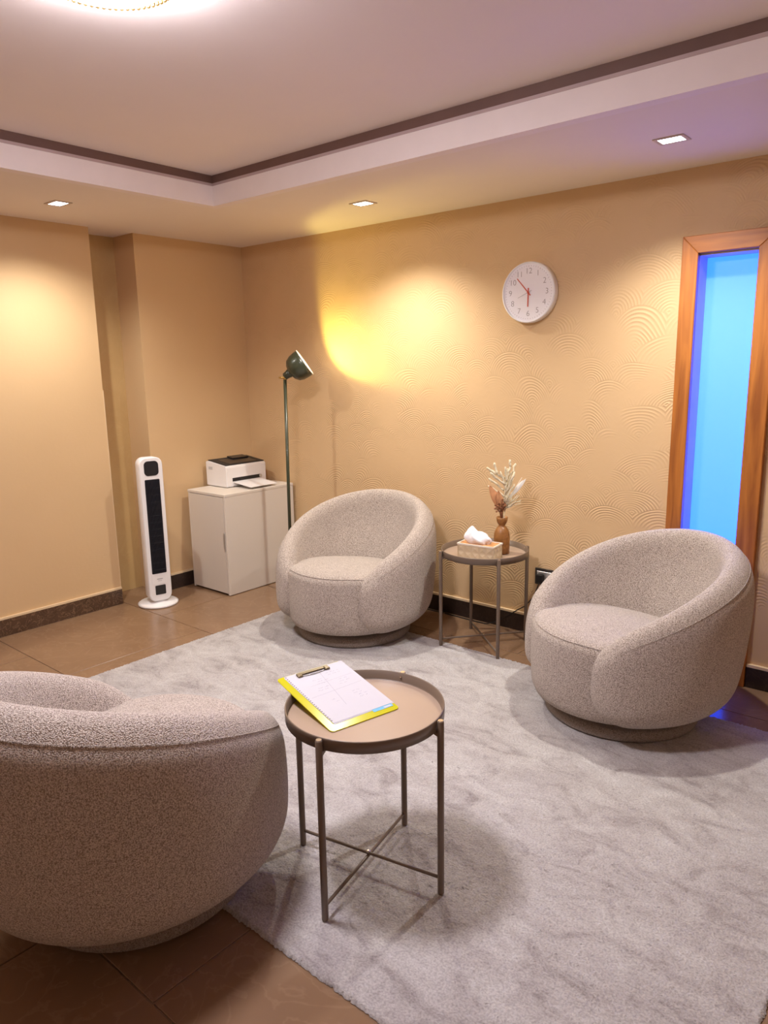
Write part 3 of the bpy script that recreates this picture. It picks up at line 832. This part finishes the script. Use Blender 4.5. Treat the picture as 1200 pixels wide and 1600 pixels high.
for k in range(26):
    a = rng.uniform(-0.9, 0.9); r = rng.uniform(0.03, 0.085)
    plume(bm, pt(0.016, 0.735, 0.004), pt(0.045+0.055*math.sin(a)+0.01, 0.735+r*math.cos(a)*0.95+0.01, rng.uniform(-0.03, 0.03)), 0.0022, 5, 0.01)
dried('moss_sprig', 'pale cream curly dried sprig on the right of the bouquet', M_PAMPAS, bm)
def leaf(bm, base, tip, wid, nrm, curl=0.0, n=10):
    base, tip = Vector(base), Vector(tip); ax = tip-base; side = ax.normalized().cross(Vector(nrm)).normalized()
    L, Rr, Cc = [], [], []
    up_ = side.cross(ax.normalized())
    for k in range(n+1):
        q = k/n; wv = wid*math.sin(PI*min(1, q*0.92+0.06))**0.8*(1 if k < n else 0.05)
        c = base+ax*q+up_*curl*math.sin(PI*q)
        Cc.append(bm.verts.new(c-up_*0.004)); L.append(bm.verts.new(c+side*wv)); Rr.append(bm.verts.new(c-side*wv))
    for k in range(n):
        bm.faces.new((L[k], L[k+1], Cc[k+1], Cc[k])); bm.faces.new((Cc[k], Cc[k+1], Rr[k+1], Rr[k]))
def solid(o, t=0.0008):
    md = o.modifiers.new('t', 'SOLIDIFY'); md.thickness = t; return o
bm = bmesh.new()
tube(bm, [pt(-0.002, VT, -0.004), pt(-0.012, 0.74, -0.004)], 0.0018, 6)
leaf(bm, pt(-0.010, 0.735, -0.004), pt(-0.070, 0.862, -0.012), 0.020, (camr.y, -camr.x, 0), 0.006)
leaf(bm, pt(-0.006, 0.735, -0.002), pt(-0.026, 0.835, -0.02), 0.017, (camr.y, -camr.x, 0.1), 0.004)
solid(dried('orange_leaf', 'orange dried leaves leaning left out of the wooden vase', M_LEAFO, bm))
bm = bmesh.new()
tube(bm, [pt(0.003, VT, 0.006), pt(0.03, 0.78, 0.008), pt(0.10, 0.895, 0.01)], [0.002, 0.0018, 0.0008], 6)
leaf(bm, pt(0.036, 0.79, 0.008), pt(0.122, 0.888, 0.012), 0.011, (camr.y, -camr.x, 0), 0.003)
leaf(bm, pt(0.046, 0.80, 0.014), pt(0.108, 0.880, 0.02), 0.008, (camr.y, -camr.x, 0.3), 0.004)
solid(dried('white_blade', 'white feathery dried blade leaning right out of the vase', M_FEATH, bm))
bm = bmesh.new()
for k in range(40):
    a = rng.uniform(-1, 1); b_ = rng.uniform(-1, 1); hz = 0.80-0.035*(abs(a)+abs(b_))*0.6+rng.uniform(-0.045, 0.0)
    p1 = Vector(pt(-0.012+0.034*a*0.8, hz, -0.012+0.026*b_))
    tube(bm, [pt(-0.003, VT, -0.006), pt(-0.008+0.008*a, 0.72, -0.008), p1], [0.0012, 0.001, 0.0009], 5)
    bmesh.ops.create_icosphere(bm, subdivisions=1, radius=rng.uniform(0.0035, 0.0065), matrix=Matrix.Translation(p1))
dried('flower_cluster', 'russet brown cluster of small dried flowers above vase mouth', M_FLOW, bm)

# ------------------------------------------------------------------ floor lamp
LX, LY = 0.755, -0.346
fl = thing('floor_lamp', 'dark green floor lamp with bell shade aimed at the wall', 'floor lamp', (LX, LY, 0))
obj('base', lathe(bmesh.new(), [(0.098, 0.0), (0.100, 0.006), (0.094, 0.018), (0.03, 0.024), (0.0005, 0.025)], 48, (0.055, 0.050)), M_GREEN, fl, True)
HZ = 1.400
topo = Vector((0.014, 0.006, HZ))
obj('pole', tube(bmesh.new(), [(0, 0, 0.02), topo], 0.0105, 14), M_GREEN, fl, True)
bm = bmesh.new(); bmesh.ops.create_icosphere(bm, subdivisions=2, radius=0.014, matrix=Matrix.Translation(topo+Vector((0, 0, 0.004))))
tube(bm, [topo+Vector((-0.028, -0.024, 0.006)), topo+Vector((0.02, 0.017, 0.006))], 0.0055, 10)
obj('joint', bm, M_BRASS, fl, True)
axd = Vector((0.62, 0.58, 0.57)).normalized()
Q = axd.to_track_quat('Z', 'Y').to_matrix().to_4x4()
SP = topo+Vector((0, 0, 0.012))
Ms = Matrix.Translation(SP) @ Q
sprof = [(0.012, -0.006), (0.022, 0.0), (0.024, 0.022), (0.028, 0.034), (0.026, 0.038), (0.050, 0.045), (0.072, 0.063), (0.084, 0.092), (0.0875, 0.128), (0.088, 0.150)]
iprof = [(0.0855, 0.150), (0.085, 0.128), (0.081, 0.094), (0.069, 0.067), (0.047, 0.050), (0.015, 0.044)]
b = lathe(bmesh.new(), sprof + iprof, 48)
sh = obj('shade', xform(b, Ms), M_GREEN, fl, True)
sh.data.materials.append(M_SHADEIN)
Minv = Ms.inverted()
no = len(sprof)-1
for p in sh.data.polygons:
    if p.index >= 48*no and p.index < 48*(no+len(iprof)): p.material_index = 1
obj('shade_rim', xform(tube(bmesh.new(), [(0.087*math.cos(2*PI*i/48), 0.087*math.sin(2*PI*i/48), 0.151) for i in range(48)], 0.003, 8, closed=True), Ms), M_SHADEIN, sh, True)
b = lathe(bmesh.new(), [(0.014, 0.048), (0.016, 0.075), (0.030, 0.098), (0.032, 0.115), (0.022, 0.132), (0.0005, 0.138)], 24)
obj('bulb', xform(b, Ms), emit('warm_bulb', (1.0, 0.80, 0.42), 14.0), fl, True)
l = bpy.data.lights.new('floor_lamp_beam', 'SPOT'); l.energy = P_LAMP; l.color = C_LAMP; l.spot_size = math.radians(116); l.spot_blend = 0.3; l.shadow_soft_size = 0.03
lo = bpy.data.objects.new('floor_lamp_beam', l); link(lo, fl)
lo.matrix_local = Matrix.Translation(SP+axd*0.158) @ (-axd).to_track_quat('Z', 'Y').to_matrix().to_4x4()

# ------------------------------------------------------------------ cabinet, printer
CX0, CX1, CY0, CY1, CH = 0.062, 0.452, -0.615, -0.020, 0.676
cbn = thing('storage_cabinet', 'white laminate storage cabinet in the corner under the printer', 'cabinet', ((CX0+CX1)/2, (CY0+CY1)/2, 0))
cw, cd = (CX1-CX0)/2, (CY1-CY0)/2
obj('body', bx(-cw+0.004, cw-0.004, -cd+0.020, cd, 0.012, CH-0.018, bevel=0.0015, seg=1), M_CAB, cbn)
obj('side_panel', bx(cw-0.016, cw, -cd+0.001, cd, 0.004, CH-0.018, bevel=0.0015, seg=1), M_CAB, cbn)
obj('side_panel', bx(-cw, -cw+0.016, -cd+0.001, cd, 0.004, CH-0.018, bevel=0.0015, seg=1), M_CAB, cbn)
obj('top_panel', bx(-cw-0.002, cw+0.002, -cd-0.002, cd, CH-0.018, CH, bevel=0.002, seg=1), M_CAB, cbn)
dr = obj('door', bx(-cw+0.018, cw-0.018, -cd, -cd+0.018, 0.014, CH-0.021, bevel=0.0015, seg=1), M_CAB, cbn)
obj('handle', prism(bmesh.new(), [(cw-0.026, 0.295), (cw-0.018, 0.30), (cw-0.018, 0.42), (cw-0.026, 0.425), (cw-0.031, 0.40), (cw-0.031, 0.32)], 0, 0.006).to_mesh if False else xform(prism(bmesh.new(), [(cw-0.024, 0.295), (cw-0.0165, 0.302), (cw-0.0165, 0.418), (cw-0.024, 0.425), (cw-0.030, 0.40), (cw-0.030, 0.32)], 0, 0.006), Matrix.Translation((0, -cd+0.003, 0)) @ Matrix.Rotation(PI/2, 4, 'X')), M_SILV, dr)

PX0, PX1, PY0, PY1 = 0.040, 0.262, -0.440, -0.095
pr = thing('laser_printer', 'small white printer with black top standing on the corner cabinet', 'printer', ((PX0+PX1)/2, (PY0+PY1)/2, CH))
hx, hy = (PX1-PX0)/2, (PY1-PY0)/2
ph = 0.150
b = bmesh.new()     # side profile in x-z: front lower edge rounded, top slightly sloping to the front
prf = [(-hx, 0.004), (hx-0.004, 0.004), (hx, 0.010), (hx, ph-0.012), (hx-0.012, ph), (-hx+0.04, ph+0.022), (-hx, ph+0.018)]
a_ = [b.verts.new((x, -hy, z)) for x, z in prf]; c_ = [b.verts.new((x, hy, z)) for x, z in prf]
b.faces.new(a_); b.faces.new(c_[::-1])
for k in range(len(prf)): b.faces.new((a_[k], c_[k], c_[(k+1) % len(prf)], a_[(k+1) % len(prf)]))
bmesh.ops.recalc_face_normals(b, faces=b.faces[:])
bmesh.ops.bevel(b, geom=b.edges[:], offset=0.004, segments=2, affect='EDGES')
pbody = obj('body', b, M_WHITE, pr)
sl = math.atan2(0.022, 2*hx-0.052)
Mt = Matrix.Translation((hx-0.012, 0, ph+0.0005)) @ Matrix.Rotation(sl, 4, 'Y')
Lt = 2*hx-0.030
tp = obj('top_cover', xform(bx(-Lt, 0.0, -hy+0.004, hy-0.004, -0.002, 0.004, bevel=0.0015, seg=1), Mt), M_BLACKM, pr)
obj('output_slot', xform(bx(-Lt*0.80, -0.018, -hy+0.055, hy-0.055, 0.003, 0.0052, bevel=0.0008, seg=1), Mt), M_BLACK, tp)
obj('paper_stop', xform(bx(-Lt*0.98, -Lt*0.62, -0.01, hy-0.045, 0.004, 0.014, bevel=0.003, seg=2), Mt), M_BLACK, tp)
obj('feed_slot', bx(hx-0.010, hx+0.0008, -hy+0.048, hy-0.058, 0.040, 0.064), M_BLACK, pbody)
bm = xform(lathe(bmesh.new(), [(0.012, 0), (0.012, 0.003), (0.009, 0.004)], 20), Matrix.Translation((hx, hy-0.052, 0.052)) @ Matrix.Rotation(PI/2, 4, 'Y'))
obj('power_button', bm, M_SILV, pbody, True)
b = bx(0, 0.185, -hy+0.055, hy-0.062, -0.003, 0.003, bevel=0.0015, seg=1)
obj('paper_tray', xform(b, Matrix.Translation((hx-0.004, 0, 0.036)) @ Matrix.Rotation(math.radians(6), 4, 'Y')), M_WHITE, pr)
obj('side_vent', bx(-hx+0.03, -hx+0.075, -hy-0.001, -hy+0.001, 0.115, 0.135), mat('vent_grey', (0.55, 0.55, 0.57), 0.6, noise=0.05), pbody)
for sx in (-1, 1):
    for sy in (-1, 1): obj('foot', bx(sx*(hx-0.03)-0.01, sx*(hx-0.03)+0.01, sy*(hy-0.03)-0.01, sy*(hy-0.03)+0.01, 0, 0.006), M_BLACKM, pr)

# ------------------------------------------------------------------ tower fan
fan = thing('tower_fan', 'white tower fan with black grille beside the marble pilaster', 'fan', (0.195, -0.985, 0), math.radians(-14+90))
# local front is -Y
obj('base', lathe(bmesh.new(), [(0.118, 0.0), (0.124, 0.004), (0.124, 0.012), (0.112, 0.020), (0.06, 0.026), (0.055, 0.045), (0.0005, 0.046)], 56), M_WHITE, fan, True)
FH = 0.945; FW = 0.145; FD = 0.135
b = bmesh.new(); nseg = 10
# body: front outline (rounded rectangle) extruded in depth and tapering to the back
outl = []
for x, z in rrect(FW, FH-0.035, 0.045, 8, 0, 0.035+(FH-0.035)/2): outl.append((x, z))
secs = [(-FD/2, 0.93), (-FD/2+0.008, 1.0), (0.01, 0.98), (FD/2-0.025, 0.84), (FD/2, 0.55)]
rings = []
zc = 0.035+(FH-0.035)/2
for y, s_ in secs:
    rings.append([b.verts.new((x*s_, y, zc+(z-zc)*(1-(1-s_)*0.16))) for x, z in outl])
for a, c in zip(rings, rings[1:]):
    for k in range(len(a)): b.faces.new((a[k], a[(k+1) % len(a)], c[(k+1) % len(a)], c[k]))
b.faces.new(rings[0]); b.faces.new(rings[-1][::-1])
fb = obj('body', b, M_WHITE, fan)
for p in fb.data.polygons: p.use_smooth = len(p.vertices) == 4
yf = -FD/2
def fpanel(name, w_, z0, z1, r, m, par, dep=0.002, y_=yf, bow=0.0):
    b = bmesh.new(); pts = rrect(w_, z1-z0, r, 6, 0, (z0+z1)/2)
    a = [b.verts.new((x, y_-dep-bow*(1-(2*x/w_)**2), z)) for x, z in pts]; c = [b.verts.new((x, y_+0.004, z)) for x, z in pts]
    b.faces.new(a)
    for k in range(len(a)): b.faces.new((a[k], c[k], c[(k+1) % len(a)], a[(k+1) % len(a)]))
    return obj(name, b, m, par)
fpanel('control_panel', 0.088, FH-0.112, FH-0.022, 0.024, M_BLACK, fan)
gb = fpanel('grille_backing', 0.092, 0.215, FH-0.135, 0.006, M_BLACK, fan, 0.001)
GS = bmesh.new(); tube(GS, [(0, 0, 0.219), (0, 0, FH-0.139)], 0.0016, 5)
gme = bpy.data.meshes.new('grille_slat'); GS.to_mesh(gme); GS.free(); gme.materials.append(M_NAVY)
for k in range(19):
    x = -0.0432+0.0048*k
    o = bpy.data.objects.new('grille_slat', gme); link(o, gb); o.location = (x, yf-0.002-0.004*(1-(x/0.046)**2), 0)
for k in range(14):
    z = 0.24+0.043*k
    obj('grille_rib', tube(bmesh.new(), [(-0.045+0.09*q/6, yf-0.0015-0.0035*(1-((-0.045+0.09*q/6)/0.046)**2), z) for q in range(7)], 0.0012, 5), M_NAVY, gb)
fpanel('lower_panel', 0.100, 0.145, 0.210, 0.006, M_WHITE, fan, 0.0015)
obj('badge', bx(-0.018, 0.018, yf-0.0022, yf-0.001, 0.177, 0.182), M_GREY, fan)
obj('badge_line', bx(-0.012, 0.012, yf-0.0022, yf-0.001, 0.167, 0.169), M_GREY, fan)
fpanel('display_window', 0.066, 0.078, 0.138, 0.005, M_BLACKM, fan, 0.001)

# ------------------------------------------------------------------ wall clock
ck = thing('wall_clock', 'round white wall clock with thin numerals and red hands', 'clock', (2.283, 0, 1.822))
ck.rotation_euler = (PI/2, 0, 0)       # local z -> world -y, local y -> world z
CR = 0.150
obj('case', lathe(bmesh.new(), [(CR-0.006, 0.001), (CR, 0.006), (CR, 0.040), (CR-0.002, 0.045), (CR-0.006, 0.046), (CR-0.009, 0.043), (CR-0.010, 0.036), (0.0005, 0.036)], 72, cap1=False), M_WHITE, ck, True)
dial = obj('dial', lathe(bmesh.new(), [(CR-0.010, 0.0355), (CR-0.010, 0.0368), (0.0005, 0.0368)], 72, cap1=False), M_DIAL, ck)
for k in range(60):
    a = 2*PI*k/60; L = 0.005 if k % 5 else 0.007
    o = obj('minute_mark', xform(bx(-0.0006, 0.0006, CR-0.018-L, CR-0.018, 0.0368, 0.0372), Matrix.Rotation(-a, 4, 'Z')), M_NUM, dial)
def text_mesh(txt, size, ext=0.0002):
    cu = bpy.data.curves.new('t', 'FONT'); cu.body = txt; cu.size = size; cu.align_x = 'CENTER'; cu.align_y = 'CENTER'; cu.extrude = ext; cu.offset = -0.0006; cu.resolution_u = 4
    o = bpy.data.objects.new('t', cu); COL.objects.link(o)
    dg = bpy.context.evaluated_depsgraph_get()
    me = bpy.data.meshes.new_from_object(o.evaluated_get(dg)); bpy.data.objects.remove(o); bpy.data.curves.remove(cu)
    return me
for n in range(1, 13):
    a = PI/2-2*PI*n/12
    me = text_mesh(str(n), 0.040); me.materials.clear(); me.materials.append(M_NUM)
    o = bpy.data.objects.new('numeral', me); link(o, dial); o.location = (0.104*math.cos(a), 0.104*math.sin(a), 0.0371)
    o['label'] = 'thin grey numeral ' + str(n)
def hand(name, ang_deg, L, tail, w0, w1, z, m):
    b = prism(bmesh.new(), [(-w0/2, -tail), (w0/2, -tail), (w1/2, L), (-w1/2, L)], z, z+0.0012)
    return obj(name, xform(b, Matrix.Rotation(-math.radians(ang_deg), 4, 'Z')), m, ck)
hand('hour_hand', 181, 0.070, 0.022, 0.0065, 0.006, 0.0385, M_RED)
hand('minute_hand', 318, 0.096, 0.020, 0.0055, 0.004, 0.0400, M_RED)
hand('second_hand', 247, 0.062, 0.022, 0.0016, 0.0014, 0.0415, M_GREY)
obj('hub', lathe(bmesh.new(), [(0.006, 0.037), (0.006, 0.0425), (0.003, 0.044)], 16), M_RED, ck, True)

# ------------------------------------------------------------------ socket, plug and cable
sk = thing('wall_socket', 'dark metal wall socket low on the swirled wall', 'socket', (2.387, 0, 0.335))
obj('plate', bx(-0.043, 0.075, -0.008, 0, -0.046, 0.046, bevel=0.003, seg=2), M_SOCK, sk)
obj('insert', bx(-0.030, 0.062, -0.0095, -0.007, -0.030, 0.030, bevel=0.001, seg=1), M_SILV, sk)
pg = thing('power_plug', 'black plug with cable in the wall socket between table and armchair', 'plug', (2.387, -0.0095, 0.333))
obj('plug_body', bx(-0.022, 0.016, -0.030, 0, -0.026, 0.020, bevel=0.005, seg=2), M_WIRE, pg)
pts = [(0, -0.024, -0.02), (-0.012, -0.03, -0.06), (-0.03, -0.034, -0.11), (-0.075, -0.036, -0.166), (-0.13, -0.037, -0.205), (-0.20, -0.036, -0.262), (-0.27, -0.034, -0.305), (-0.33, -0.030, -0.3295), (-0.40, -0.034, -0.3295), (-0.50, -0.030, -0.3295), (-0.62, -0.026, -0.3295), (-0.80, -0.03, -0.3295)]
obj('cable', tube(bmesh.new(), pts, 0.0032, 7), M_WIRE, pg, True)
